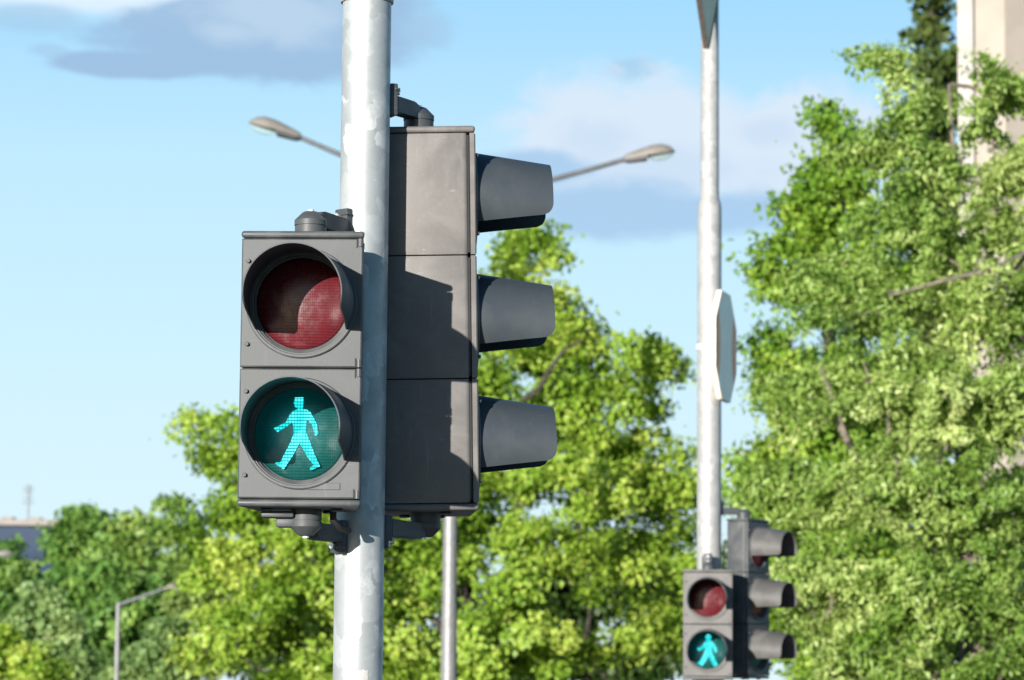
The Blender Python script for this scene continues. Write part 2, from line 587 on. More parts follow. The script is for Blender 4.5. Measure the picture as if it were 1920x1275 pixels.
def b_visor(bm, length, r0, r1, drop, y0, th=0.0028, lo0=-31.0, lo1=-15.0, nu=96, nv=14):
    """hood round the upper part of a lens, its lower edge cut back obliquely, front corners rounded"""
    def grid(off):
        G = []
        for j in range(nv + 1):
            t = j / nv
            row = []
            for i in range(nu + 1):
                s = i / nu
                e = min(s, 1 - s) * nu
                lim = 1.0 - 0.12 * (1 - math.sqrt(max(0.0, 1 - max(0.0, 1 - e / 7.0) ** 2)))
                tt = t * lim
                lo = lo0 + (lo1 - lo0) * tt
                a = R(lo + (180 - 2 * lo) * s)
                r = r0 + (r1 - r0) * tt + off
                row.append(bm.verts.new((r * math.cos(a), y0 - length * tt, r * math.sin(a) - drop * tt)))
            G.append(row)
        return G
    O, I = grid(0.0), grid(-th)
    for G, flip in ((O, False), (I, True)):
        for j in range(nv):
            for i in range(nu):
                q = (G[j][i], G[j][i + 1], G[j + 1][i + 1], G[j + 1][i])
                bm.faces.new(q[::-1] if flip else q)
    for i in range(nu):
        bm.faces.new((O[nv][i], O[nv][i + 1], I[nv][i + 1], I[nv][i]))
        bm.faces.new((O[0][i], I[0][i], I[0][i + 1], O[0][i + 1]))
    for j in range(nv):
        bm.faces.new((O[j][0], O[j + 1][0], I[j + 1][0], I[j][0]))
        bm.faces.new((O[j][nu], I[j][nu], I[j + 1][nu], O[j + 1][nu]))


# ------------------------------------------------------------------ ground
g = bmesh.new()
bmesh.ops.create_grid(g, x_segments=1, y_segments=1, size=1500)
tag(link('ground', g, M['grass_ground'], smooth=False), kind='structure')
g = bmesh.new()
b_box(g, (0, 11.6, 0.0), (90, 7.0, 0.008))
tag(link('road', g, M['asphalt'], smooth=False), kind='structure')
g = bmesh.new()
b_box(g, (0, 5.6, 0.0), (90, 4.9, 0.24), 0.012)
tag(link('pavement', g, M['paving'], smooth=False), kind='structure')
g = bmesh.new()
b_box(g, (0, 17.2, 0.0), (90, 3.6, 0.24), 0.012)
tag(link('pavement', g, M['paving'], smooth=False), kind='structure')


# ------------------------------------------------------------------ signal heads
SEC = 0.2785     # height of one lamp section

FIG_A = [(437, 212), (487, 210), (490, 250), (485, 276), (486, 285), (515, 289), (535, 304), (560, 345), (578, 380), (588, 440),
         (570, 457), (556, 412), (544, 380), (520, 352), (512, 362), (511, 430), (532, 482), (562, 560), (600, 645), (541, 671),
         (538, 656), (562, 640), (522, 590), (470, 500), (438, 562), (402, 618), (375, 660), (366, 664), (316, 632), (322, 624), (350, 624),
         (370, 580), (410, 502), (432, 442), (428, 390), (419, 366), (395, 390), (328, 431), (306, 408), (380, 370), (408, 318),
         (428, 297), (453, 287), (451, 276), (436, 270), (430, 246)]
FIG_A = [((x - 470) / 3.356 / 889.0, -(y - 440) / 3.356 / 889.0) for x, y in FIG_A]
# rounder figure of the far head
FIG_B = [(288, 998), (297, 981), (314, 978), (326, 990), (326, 1006), (318, 1018), (338, 1030), (356, 1050), (371, 1092), (352, 1102),
         (340, 1068), (333, 1062), (334, 1098), (348, 1130), (373, 1182), (346, 1194), (312, 1128), (268, 1190), (236, 1172), (254, 1150),
         (284, 1098), (286, 1066), (272, 1080), (242, 1090), (234, 1070), (262, 1060), (280, 1034), (296, 1020)]
FIG_B = [((x - 304) / 3.59 / 347.0, -(y - 1085) / 3.59 / 347.0) for x, y in FIG_B]


def signal_head(root, lamps, width, depth, housing, visor_mat, visor_len=0.175, hinge_side=1, plate=False, figure=FIG_A, detail=True, taper=0.86, lo=(-31.0, -15.0), rim=0.1005, drop=0.015):
    """parts of a stacked signal head; root at the centre of its underside, front towards local -y"""
    nsec = len(lamps)
    H = SEC * nsec
    door_t = 0.013
    y_door = -depth / 2                      # front of the doors
    y_shell = y_door + door_t + 0.004        # front of the shells
    cap = 0.016
    for k in range(nsec):
        z = cap + SEC * (nsec - 1 - k) + SEC / 2
        bm = bmesh.new()
        d = depth - door_t - 0.004
        b_box(bm, (0, y_shell + d / 2, z), (width, d, SEC - 0.0015), 0.012 if detail else 0.008, 3, None, (taper, 1.0))
        # flatten the stacking faces so that sections meet in a thin seam
        for v in bm.verts:
            if v.co.z > z + SEC / 2 - 0.009: v.co.z = z + SEC / 2 - (0.0008 if v.co.z > z + SEC / 2 - 0.004 else 0.0016)
            if v.co.z < z - SEC / 2 + 0.009: v.co.z = z - SEC / 2 + (0.0008 if v.co.z < z - SEC / 2 + 0.004 else 0.0016)
        front_f = min(bm.faces, key=lambda f: f.calc_center_median().y - (0.001 * f.calc_area()))
        bmesh.ops.delete(bm, geom=[front_f], context='FACES_ONLY')
        link('lamp_housing', bm, housing, root)
        bm = bmesh.new()
        b_panel_hole(bm, width - 0.012, SEC - 0.012, 0.1172, y_door + door_t - 0.001, y_door + door_t + 0.008, 0.0)
        bmesh.ops.transform(bm, matrix=Matrix.Translation((0, 0, z)), verts=bm.verts[:])
        link('door_seal', bm, M['dark_gap'], root)
        bm = bmesh.new()
        b_panel_hole(bm, width - 0.003, SEC - 0.003, 0.1175, 0.0, door_t, 0.0)
        bmesh.ops.transform(bm, matrix=Matrix.Translation((0, y_door, z)), verts=bm.verts[:])
        door = link('door', bm, housing, root)
        # screws and hinges on the door
        for dz in (0.089, -0.089):
            bm = bmesh.new()
            b_lathe(bm, [(0.0, -0.007), (0.0040, -0.007), (0.0048, -0.005), (0.0048, 0.002)], 'Y', 14, (-hinge_side * (width / 2 - 0.016), y_door, z + dz))
            b_box(bm, (-hinge_side * (width / 2 - 0.016), y_door - 0.0074, z + dz), (0.0078, 0.0014, 0.0016), mat=Matrix.Rotation(0.7, 4, 'Y'))
            link('screw', bm, M['bracket'], door)
            bm = bmesh.new()
            zz = z + math.copysign(SEC / 2 - 0.010, dz)
            b_tube(bm, [(hinge_side * (width / 2 - 0.007), y_door + 0.002, zz - 0.0085), (hinge_side * (width / 2 - 0.007), y_door + 0.002, zz + 0.0085)], 0.0062, 12)
            link('hinge', bm, housing, door)
            bm = bmesh.new()
            b_box(bm, (hinge_side * (width / 2 - 0.0145), y_door - 0.0002, zz - math.copysign(0.002, dz)), (0.0024, 0.002, 0.019))
            link('hinge_slot', bm, M['dark_gap'], door)
        if plate and k == nsec - 1:
            bm = bmesh.new()
            b_box(bm, (0.052, y_door - 0.0004, z - 0.112), (0.072, 0.003, 0.015), 0.001, 1)
            link('name_plate', bm, housing, door)
        # stepped ring that seats the lens
        bm = bmesh.new()
        yd = y_door
        b_lathe(bm, [(0.1190, yd + 0.004), (0.1190, yd - 0.004), (0.1165, yd - 0.006), (0.1120, yd - 0.006), (0.1105, yd - 0.001), (0.1080, yd - 0.001), (0.1070, yd + 0.004),
                     (0.1030, yd + 0.006), (0.1022, yd + 0.014), (0.0985, yd + 0.016), (0.0975, yd + 0.024), (0.090, yd + 0.026)], 'Y', 72, (0, 0, z))
        link('lens_ring', bm, housing, root)
        # convex lens
        bm = bmesh.new()
        b_lathe(bm, [(0.098 * math.sin(R(t)), 0.016 - 0.016 * math.cos(R(t))) for t in range(0, 91, 9)], 'Y', 64)
        kind = lamps[k]
        lens = link('lens', bm, M[{'red': 'vehicle_red_lens' if nsec == 3 else 'red_lens', 'walk': 'green_lens', 'amber': 'amber_lens', 'green': 'dull_green_lens'}[kind]], root)
        lens.location = (0, yd + 0.006, z)
        if kind == 'walk':
            lens['label'] = 'green lens lit with a walking figure'
            bm = bmesh.new()
            b_flat(bm, figure, -0.0030, 0.010)
            link('walking_figure', bm, M['figure'], lens, smooth=False)
        elif kind == 'red':
            lens['label'] = 'unlit red lens'
        bm = bmesh.new()
        b_visor(bm, visor_len, 0.1135, rim, drop, yd - 0.003, lo0=lo[0], lo1=lo[1])
        bmesh.ops.transform(bm, matrix=Matrix.Translation((0, 0, z)), verts=bm.verts[:])
        link('visor', bm, visor_mat, root)
    # end caps
    for zc, nm in ((cap + H + cap / 2, 'top_cap'), (cap / 2, 'bottom_cap')):
        bm = bmesh.new()
        b_box(bm, (0, 0.001, zc), (width + 0.003, depth + 0.001, cap - 0.001), 0.0065, 3, None, (taper + 0.01, 1.0))
        link(nm, bm, housing, root)
    for zc, sgn in ((2 * cap + H, 1), (0.0, -1)):
        for x, y in ((-0.075, -0.035), (0.075, -0.03), (0.05, 0.05)):
            bm = bmesh.new()
            b_lathe(bm, [(0.011, 0.0), (0.014, 0.003 * sgn), (0.011, 0.0055 * sgn), (0.0, 0.006 * sgn)], 'Z', 20, (x, y, zc))
            link('plug', bm, M['bracket'], root)
    return 2 * cap + H


def bracket(root, pivot, clamp, sgn, pole_c, housing):
    """cast arm from the pivot on a head's end (world point) to a clamp on the pole (world point); sgn +1 above, -1 below"""
    pv, cl = Vector(pivot), Vector(clamp)
    rise = 0.017
    foot = -rise * sgn
    pv.z += rise * sgn
    cl.z += rise * sgn
    bm = bmesh.new()
    b_lathe(bm, [(0.0, foot), (0.034, foot), (0.034, 0.006 * sgn), (0.0325, 0.0062 * sgn), (0.0325, 0.0085 * sgn), (0.035, 0.0088 * sgn), (0.035, 0.020 * sgn), (0.018, 0.037 * sgn), (0.014, 0.039 * sgn), (0.0, 0.039 * sgn)],
            'Z', 32, pv)
    br = link('mounting_bracket', to_local(bm, root), M['bracket'], root)
    bm = bmesh.new()
    b_lathe(bm, [(0.007, 0.038 * sgn), (0.007, 0.044 * sgn), (0.0, 0.0445 * sgn)], 'Z', 6, pv)
    link('pivot_bolt', to_local(bm, root), M['bolt'], br, smooth=False)
    # arm: side outline in (distance along, height), extruded sideways
    out = Vector((cl.x - pv.x, cl.y - pv.y, 0))
    L = out.length
    out.normalize()
    side = Vector((-out.y, out.x, 0))
    prof = [(0.010, 0.012), (0.024, 0.040), (0.040, 0.045), (L, 0.045), (L, 0.006), (0.052, 0.012), (0.036, 0.008)]
    bm = bmesh.new()
    b_prism(bm, [(a, b * sgn) for a, b in prof], -0.017, 0.017)
    bmesh.ops.bevel(bm, geom=bm.edges[:], offset=0.0025, segments=2, affect='EDGES')
    mt = Matrix((( out.x, side.x, 0, pv.x), (out.y, side.y, 0, pv.y), (0, 0, 1, pv.z), (0, 0, 0, 1)))
    bmesh.ops.transform(bm, matrix=mt, verts=bm.verts[:])
    link('arm', to_local(bm, root), M['bracket'], br)
    # clamp shoe against the pole
    rad = Vector((cl.x - pole_c.x, cl.y - pole_c.y, 0)).normalized()
    tan = Vector((-rad.y, rad.x, 0))
    rot = Matrix(((tan.x, rad.x, 0, 0), (tan.y, rad.y, 0, 0), (0, 0, 1, 0), (0, 0, 0, 1)))
    bm = bmesh.new()
    b_box(bm, cl + Vector((0, 0, 0.033 * sgn)), (0.040, 0.018, 0.072), 0.003, 2, rot)
    b_box(bm, cl + Vector((0, 0, 0.056 * sgn)) + rad * 0.006, (0.050, 0.012, 0.005), 0.001, 1, rot)
    link('clamp_shoe', to_local(bm, root), M['bracket'], br)
    bm = bmesh.new()
    pp = cl + Vector((0, 0, 0.052 * sgn)) + rad * 0.009 - tan * 0.008
    b_tube(bm, [pp, pp + rad * 0.007], 0.0075, 6)
    link('clamp_bolt', to_local(bm, root), M['bolt'], br, smooth=False)


# ---- near pole
pole_mid = at(679.5, 640, 7.05)
POLE = Vector((pole_mid.x, 7.05, 0.0))
# ---- near pedestrian signal
pt = at(567, 433, 6.75)
pb = at(560, 949, 6.75)
PED_YAW = R(-2.2)
ctr = Vector((0.5 * (pt.x + pb.x), 6.75, 0.5 * (pt.z + pb.z)))
ped_h = SEC * 2 + 0.032
fwd = Vector((math.sin(PED_YAW), -math.cos(PED_YAW), 0))
PED_D = 0.20
root = thing('pedestrian_signal', ctr - fwd * (PED_D / 2) - Vector((0, 0, ped_h / 2)),
             'grey two-lens pedestrian signal on the near pole, green walking figure lit', 'traffic light', 'pedestrian signals', (0, 0, PED_YAW))
signal_head(root, ['red', 'walk'], 0.262, PED_D, M['housing'], M['visor'], visor_len=0.192, plate=True, taper=0.80, rim=0.1040, drop=0.001)
pz = root.location.z
pv_xy = Vector((root.location.x + 0.006, root.location.y + 0.005, 0))
cl_xy = POLE + Vector((-0.71, -0.71, 0)).normalized() * 0.061
bracket(root, (pv_xy.x, pv_xy.y, pz + ped_h), (cl_xy.x, cl_xy.y, pz + ped_h), 1, POLE, M['housing'])
bracket(root, (pv_xy.x, pv_xy.y, pz), (cl_xy.x, cl_xy.y, pz), -1, POLE, M['housing'])

bm = bmesh.new()
b_box(bm, (-0.052, -0.01, -0.012), (0.070, 0.045, 0.014), 0.004)
b_box(bm, (-0.030, 0.0, -0.028), (0.055, 0.030, 0.022), 0.006)
link('cover_plate', bm, M['bracket'], root)
bm = bmesh.new()
b_tube(bm, [(0.062, 0.03, 0.004), (0.062, 0.03, -0.020), (0.075, 0.045, -0.036), (0.092, 0.075, -0.040)], 0.0075, 10)
link('cable', bm, M['dark_gap'], root)

# ---- near vehicle signal, seen from its side
VEH_D, VEH_W = 0.215, 0.270
veh_h = SEC * 3 + 0.032
vt, vb = at(889, 229, 7.11), at(896, 966, 7.11)
vroot_c = Vector((0.5 * (vt.x + vb.x) - VEH_D / 2 - 0.007, 7.10 + VEH_W / 2, 0.5 * (vt.z + vb.z)))
vrot = Euler((R(-1.2), 0, R(90 + 4.5)), 'XYZ')
up = vrot.to_matrix() @ Vector((0, 0, 1))
vroot = thing('vehicle_signal', vroot_c - up * (veh_h / 2),
              'tall dark grey three-lamp vehicle signal seen side-on, fixed behind the near pole', 'traffic light', 'vehicle signals', vrot)
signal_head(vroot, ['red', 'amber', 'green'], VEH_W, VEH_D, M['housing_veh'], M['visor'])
vpv_t = vroot.location + up * veh_h + Vector((-0.012, -0.055, 0))
vpv_b = vroot.location + Vector((-0.005, -0.03, 0))
cl2 = POLE + Vector((0.92, 0.38, 0)).normalized() * 0.061
bracket(vroot, vpv_t - Vector((0, 0, 0.002)), (cl2.x, cl2.y, vpv_t.z), 1, POLE, M['housing'])
bracket(vroot, vpv_b + Vector((0, 0, 0.002)), (cl2.x, cl2.y, vpv_b.z), -1, POLE, M['housing'])

root = thing('signal_pole', POLE, 'thick mottled galvanised steel pole in the foreground carrying two large signals', 'pole', 'signal poles')
z_top = at(687, 6, 7.05).z
bm = bmesh.new()
b_lathe(bm, [(0.0545, 0.0), (0.0545, z_top + 0.05)], 'Z', 64)
link('pole_shaft', bm, M['galv'], root)
bm = bmesh.new()
b_lathe(bm, [(0.0545, z_top - 0.001), (0.0590, z_top), (0.0595, z_top + 0.004), (0.0595, z_top + 0.055), (0.045, z_top + 0.075), (0.0, z_top + 0.085)], 'Z', 64)
link('pole_cap', bm, M['galv_far'], root)
bm = bmesh.new()
zs = at(668, 1254, 7.0).z
rs = random.Random(5)
NA = 18
rows = []
for j in range(7):
    row = []
    for i in range(NA + 1):
        a = R(-90 - 32 + 58 * i / NA)
        zj = zs - 0.12 * j / 6 + (rs.uniform(-0.004, 0.001) if j == 0 else 0)
        row.append(bm.verts.new((0.0549 * math.cos(a), 0.0549 * math.sin(a), zj)))
    rows.append(row)
for A, B in zip(rows, rows[1:]):
    for i in range(NA):
        bm.faces.new((A[i], A[i + 1], B[i + 1], B[i]))
bmesh.ops.solidify(bm, geom=bm.faces[:], thickness=0.0004)
link('sticker', bm, M['paper'], root)

# ------------------------------------------------------------------ second crossing: pole, two heads, two signs
D2 = 17.5
p2 = at(1327.5, 900, D2)
p2t = at(1333, 200, D2)
POLE2 = Vector((0.5 * (p2.x + p2t.x), D2, 0))
root = thing('signal_pole', POLE2, 'slim stepped galvanised pole on the right carrying the octagonal sign', 'pole', 'signal poles')
zj = at(1327, 385, D2).z
bm = bmesh.new()
b_lathe(bm, [(0.067, 0.0), (0.066, zj - 0.02), (0.064, zj), (0.055, zj + 0.035), (0.052, zj + 0.04), (0.047, zj + 1.7), (0.0, zj + 1.71)], 'Z', 40)
link('pole_shaft', bm, M['galv_far'], root)

ped2_c = at(1327, 1067, 17.2)
yaw2 = R(-5)
fw2 = Vector((math.sin(yaw2), -math.cos(yaw2), 0))
root = thing('pedestrian_signal', Vector((ped2_c.x, 17.2, ped2_c.z - ped_h)) - fw2 * 0.1,
             'smaller distant pedestrian signal at lower right with a lit green figure', 'traffic light', 'pedestrian signals', (0, 0, yaw2))
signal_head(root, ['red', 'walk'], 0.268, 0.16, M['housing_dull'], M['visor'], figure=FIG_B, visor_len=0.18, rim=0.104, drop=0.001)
zt = root.location.z + ped_h
bm = bmesh.new()
px_, py_ = root.location.x, root.location.y
b_lathe(bm, [(0.0, 0), (0.034, 0.0), (0.034, 0.018), (0.016, 0.04), (0.0, 0.042)], 'Z', 24, (px_, py_, zt))
b_box(bm, (px_, py_ + 0.05, zt + 0.055), (0.045, 0.05, 0.07), 0.004)
b_box(bm, (px_, py_ + 0.03, zt + 0.03), (0.03, 0.07, 0.03), 0.003)
b_box(bm, (px_ , D2 - 0.10, zt + 0.05), (0.05, 0.11, 0.06), 0.004)
br = link('mounting_bracket', to_local(bm, root), M['bracket'], root)
for dz in (0.045, 0.073):
    bm = bmesh.new()
    b_lathe(bm, [(0.0, -0.005), (0.008, -0.005), (0.008, 0.003)], 'Y', 8, (px_, py_ + 0.025, zt + dz))
    link('clamp_bolt', to_local(bm, root), M['bolt'], br)

v2_t = at(1404, 972, 17.45)
v2rot = Euler((0, 0, R(90 - 31)), 'XYZ')
V2D = 0.14
root = thing('vehicle_signal', Vector((v2_t.x, 17.55, v2_t.z - veh_h)),
             'distant three-lamp vehicle signal with sunlit visors turned to the right', 'traffic light', 'vehicle signals', v2rot)
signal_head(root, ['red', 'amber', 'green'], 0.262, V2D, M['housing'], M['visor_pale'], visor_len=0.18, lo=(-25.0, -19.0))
zt = root.location.z + veh_h
bracket(root, (root.location.x - 0.02, root.location.y, zt - 0.001), (POLE2.x + 0.066, POLE2.y + 0.02, zt + 0.012), 1, POLE2, M['housing'])

# octagonal sign, facing right, seen almost edge-on; grazing glare painted into its colours
al = R(15)
sz = at(1357, 650, D2).z
sgn_c = Vector((at(1357, 650, D2).x, D2, sz))
root = thing('octagonal_sign', sgn_c, 'octagonal sign with grazing glare painted as a white face and pale red sides, seen almost edge-on on the slim pole', 'road sign', None, (0, 0, R(90) - al))
OR_ = 0.30 / math.cos(R(22.5))
octo = [(OR_ * math.cos(R(22.5 + 45 * i)), OR_ * math.sin(R(22.5 + 45 * i))) for i in range(8)]
bm = bmesh.new()
b_prism(bm, octo, -0.014, 0.014)
bmesh.ops.bevel(bm, geom=bm.edges[:], offset=0.002, segments=1, affect='EDGES')
link('sign_panel', bm, M['sign_white'], root, smooth=False)
for s in (-1, 1):
    bm = bmesh.new()
    b_prism(bm, [(s * 0.282, 0.11), (s * 0.282, -0.11), (s * 0.22, -0.185), (s * 0.185, -0.10), (s * 0.17, 0.0), (s * 0.185, 0.10), (s * 0.22, 0.185)], -0.0165, -0.013)
    link('red_band', bm, M['sign_red'], root, smooth=False)
bm = bmesh.new()
cz = at(1327, 651, D2).z
b_lathe(bm, [(0.066, cz - 0.011), (0.070, cz - 0.011), (0.070, cz + 0.011), (0.066, cz + 0.011)], 'Z', 32, (POLE2.x, POLE2.y, 0), True)
b_box(bm, (POLE2.x + 0.03, POLE2.y - 0.075, cz), (0.05, 0.022, 0.03), 0.002)
b_box(bm, (POLE2.x + 0.060, POLE2.y - 0.03, cz), (0.03, 0.08, 0.03), 0.002)
link('clamp_band', to_local(bm, root), M['sign_white'], root)
bm = bmesh.new()
b_box(bm, (POLE2.x + 0.012, POLE2.y - 0.082, cz), (0.028, 0.022, 0.022), 0.003)
link('clamp_bolt', to_local(bm, root), M['sign_edge'], root)

# triangular sign, point down, at the top of the same pole
al = R(20)
tip = at(1325, 89, D2 - 0.22)
root = thing('triangular_sign', tip, 'triangular sign with its point down and an edge painted dark as in shade, high on the slim pole', 'road sign', None, (0, 0, R(90) - al))
hs = 0.25
bm = bmesh.new()
b_prism(bm, [(-0.008, 0.0), (0.008, 0.0), (hs, hs * 1.70), (-hs, hs * 1.70)], -0.008, 0.012)
link('sign_panel', bm, M['sign_beige'], root, smooth=False)
bm = bmesh.new()
b_prism(bm, [(-0.010, -0.006), (-0.010, 0.002), (-hs - 0.004, hs * 1.71), (-hs - 0.014, hs * 1.71)], -0.013, 0.016)
b_prism(bm, [(0.010, -0.006), (0.010, 0.002), (hs + 0.004, hs * 1.71), (hs + 0.014, hs * 1.71)], -0.013, 0.016)
b_prism(bm, [(-0.0098, -0.006), (-0.0098, 0.0), (0.0098, 0.0), (0.0098, -0.006)], -0.0125, 0.0155)
link('sign_edge', bm, M['sign_edge'], root, smooth=False)
bm = bmesh.new()
zb = tip.z + 0.36
b_lathe(bm, [(0.047, zb - 0.012), (0.053, zb - 0.012), (0.053, zb + 0.012), (0.047, zb + 0.012)], 'Z', 32, (POLE2.x, POLE2.y, 0), True)
b_box(bm, (POLE2.x - 0.03, POLE2.y - 0.12, zb), (0.03, 0.20, 0.02), 0.002)
link('clamp_band', to_local(bm, root), M['bolt'], root)


# ------------------------------------------------------------------ street lamps
def lamp_head(bmS, bmU, bmG, base, d, scale=1.0):
    """cobra head: shell, dark underside and glass bowl; base = where the arm enters, d = outward direction (tilted up)"""
    d = d.normalized()
    side = d.cross(Vector((0, 0, 1))).normalized()
    u = side.cross(d)
    st = [(0.0, 0.055, 0.045, 0.055), (0.05, 0.075, 0.065, 0.06), (0.18, 0.095, 0.095, 0.05), (0.34, 0.125, 0.125, 0.035),
          (0.46, 0.12, 0.125, 0.02), (0.55, 0.085, 0.090, 0.012), (0.60, 0.035, 0.040, 0.008), (0.615, 0.006, 0.010, 0.004)]
    rings = []
    for s, w, top, bot in st:
        ring = []
        for i in range(9):
            a = math.pi * i / 8
            ring.append(base + d * s * scale + side * (w * math.cos(a) * scale) + u * (top * math.sin(a) ** 0.8 * scale) if 0 < i < 8 else base + d * s * scale + side * (w * math.cos(a) * scale))
        rings.append(ring)
    R1 = [[bmS.verts.new(p) for p in r] for r in rings]
    for A, B in zip(R1, R1[1:]):
        for i in range(8):
            bmS.faces.new((A[i], A[i + 1], B[i + 1], B[i]))
    for A in (R1[0], R1[-1]):
        bmS.faces.new(A)
    for A, B in zip(R1, R1[1:]):
        bmS.faces.new((A[0], B[0], B[8], A[8]))
    # underside tray at the arm end
    tray = []
    for s, w, b in ((0.0, 0.05, 0.03), (0.05, 0.07, 0.045), (0.27, 0.10, 0.045), (0.28, 0.10, 0.002)):
        tray.append([bmU.verts.new(base + d * s * scale + side * w * scale * q + u * (-(b if h else 0.001)) * scale) for q, h in ((-1, 0), (1, 0), (1, 1), (-1, 1))])
    for A, B in zip(tray, tray[1:]):
        for i in range(4):
            bmU.faces.new((A[i], A[(i + 1) % 4], B[(i + 1) % 4], B[i]))
    bmU.faces.new(tray[0]); bmU.faces.new(tray[-1])
    # rim strip round the bowl
    # bowl
    c = base + d * 0.44 * scale
    prev = None
    for k in range(7):
        t = k / 6 * math.pi / 2
        r = math.cos(t)
        ring = [bmG.verts.new(c + d * (0.155 * r * math.cos(2 * math.pi * i / 20)) * scale + side * (0.10 * r * math.sin(2 * math.pi * i / 20)) * scale - u * (0.004 + 0.075 * math.sin(t)) * scale) for i in range(20)] if k < 6 else [bmG.verts.new(c - u * 0.079 * scale)]
        if prev:
            for i in range(20):
                j = (i + 1) % 20
                bmG.faces.new((prev[i], prev[j], ring[j], ring[i]) if len(ring) > 1 else (prev[i], prev[j], ring[0]))
        prev = ring
    return u


D3 = 37.0
lp_b = at(843, 1275, D3)
lp_t = at(849, 380, D3)
LP = Vector((0.5 * (lp_b.x + lp_t.x), D3, 0))
root = thing('street_lamp', LP, 'tall grey street lamp with two curved arms and two lamp heads', 'street lamp', 'street lamps')
zt = at(849, 372, D3).z
zjn = at(843, 1140, D3).z
bm = bmesh.new()
b_lathe(bm, [(0.098, 0), (0.090, zjn - 0.03), (0.084, zjn + 0.03), (0.066, zt), (0.03, zt + 0.05), (0, zt + 0.06)], 'Z', 28)
link('pole_shaft', bm, M['lamp_post'], root)
for (hx, hy, ax, ay, mx, my, dy) in ((563, 258, 466, 231, 690, 312, 0.0), (1171, 299, 1266, 285, 1010, 343, 0.0)):
    b0 = at(hx, hy, D3 + dy)
    tipp = at(ax, ay, D3 + dy)
    mid = at(mx, my, D3 + dy * 0.5)
    start = Vector((LP.x, LP.y, zt - 0.05))
    pts = []
    for k in range(15):
        t = k / 14
        # quadratic through start, mid, end
        q = start * (2 * (t - 0.5) * (t - 1)) + mid * (4 * t * (1 - t)) + b0 * (2 * t * (t - 0.5))
        pts.append(q - root.location)
    bm = bmesh.new()
    b_tube(bm, pts + [pts[-1] + (pts[-1] - pts[-2]).normalized() * 0.05], [0.034 - 0.006 * min(k, 14) / 14 for k in range(16)], 12)
    link('arm', bm, M['lamp_arm'], root)
    s_, u_, g_ = bmesh.new(), bmesh.new(), bmesh.new()
    lamp_head(s_, u_, g_, b0 - root.location, tipp - b0, (tipp - b0).length / 0.615)
    lh = link('lamp_head', s_, M['lamp_shell'], root, angle=50)
    link('underside_tray', u_, M['lamp_under'], lh, smooth=False)
    link('glass_bowl', g_, M['lamp_glass'], lh, angle=80)

D4 = 56.0
l4 = at(222, 1130, D4)
root = thing('street_lamp', (l4.x, D4, 0), 'thin grey street lamp far off at lower left with one straight arm', 'street lamp', 'street lamps')
bm = bmesh.new()
b_lathe(bm, [(0.050, 0), (0.040, l4.z), (0, l4.z + 0.02)], 'Z', 16)
link('pole_shaft', bm, M['lamp_post'], root)
e4 = at(305, 1105, D4)
bm = bmesh.new()
b_tube(bm, [Vector((0, 0, l4.z - 0.04)), e4 - root.location], [0.036, 0.026], 10)
link('arm', bm, M['lamp_arm'], root)
s_, u_, g_ = bmesh.new(), bmesh.new(), bmesh.new()
lamp_head(s_, u_, g_, e4 - root.location, at(334, 1098, D4) - e4, 0.45)
lh = link('lamp_head', s_, M['lamp_shell'], root, angle=50)
link('glass_bowl', g_, M['lamp_glass'], lh, angle=80)
u_.free()

D5 = 60.0
l5 = at(-60, 1056, D5)
root = thing('street_lamp', (l5.x, D5, 0), 'street lamp whose pale oval head just enters at the left edge', 'street lamp', 'street lamps')
bm = bmesh.new()
b_lathe(bm, [(0.060, 0), (0.050, l5.z), (0, l5.z + 0.02)], 'Z', 16)
link('pole_shaft', bm, M['galv_far'], root)
e5 = at(-22, 1043, D5)
bm = bmesh.new()
b_tube(bm, [Vector((0, 0, l5.z - 0.04)), e5 - root.location], [0.045, 0.032], 10)
link('arm', bm, M['galv_far'], root)
s_, u_, g_ = bmesh.new(), bmesh.new(), bmesh.new()
lamp_head(s_, u_, g_, e5 - root.location, at(25, 1039, D5) - e5, 0.78)
lh = link('lamp_head', s_, M['lamp_shell'], root, angle=50)
link('glass_bowl', g_, M['lamp_glass'], lh, angle=80)
u_.free()

# ------------------------------------------------------------------ buildings
DB = 170.0
a = at(-420, 985, DB)
b = at(98, 985, DB)
c = at(118, 1072, DB)
bx0, bx1, bx2 = a.x, b.x, c.x
zr, ze = at(98, 985, DB).z, at(118, 1074, DB).z
root = thing('house', ((bx0 + bx1) / 2, DB, 0), 'flat-topped house with dark slate mansard roof beyond the trees at left', 'building')
ox, oy = root.location.x, root.location.y
bm = bmesh.new()
b_box(bm, ((bx0 + bx2) / 2 - ox, 5.2, ze / 2), (bx2 - bx0 - 0.4, 10.0, ze))
link('wall', bm, M['render_wall'], root, smooth=False)
bm = bmesh.new()
prof = []
for k in range(9):
    t = k / 8
    z = ze + (zr - ze) * t
    ins = (bx2 - bx1) * (1 - (1 - t) ** 2.0)
    prof.append((z, ins))
rings = []
for z, ins in prof:
    rings.append([bm.verts.new((x - ox, y, z)) for x, y in ((bx0 + ins, ins), (bx2 - ins, ins), (bx2 - ins, 10.4 - ins), (bx0 + ins, 10.4 - ins))])
for A, B in zip(rings, rings[1:]):
    for i in range(4):
        bm.faces.new((A[i], A[(i + 1) % 4], B[(i + 1) % 4], B[i]))
bm.faces.new(rings[-1]); bm.faces.new(rings[0])
roof = link('mansard_roof', bm, M['slate'], root, angle=40)
zp = at(98, 974, DB).z
bm = bmesh.new()
b_box(bm, ((bx0 + bx1) / 2 - ox, 5.2, (zr + zp) / 2 + 0.01), (bx1 - bx0 + 0.5, 9.8, zp - zr))
link('parapet', bm, M['parapet'], root, smooth=False)
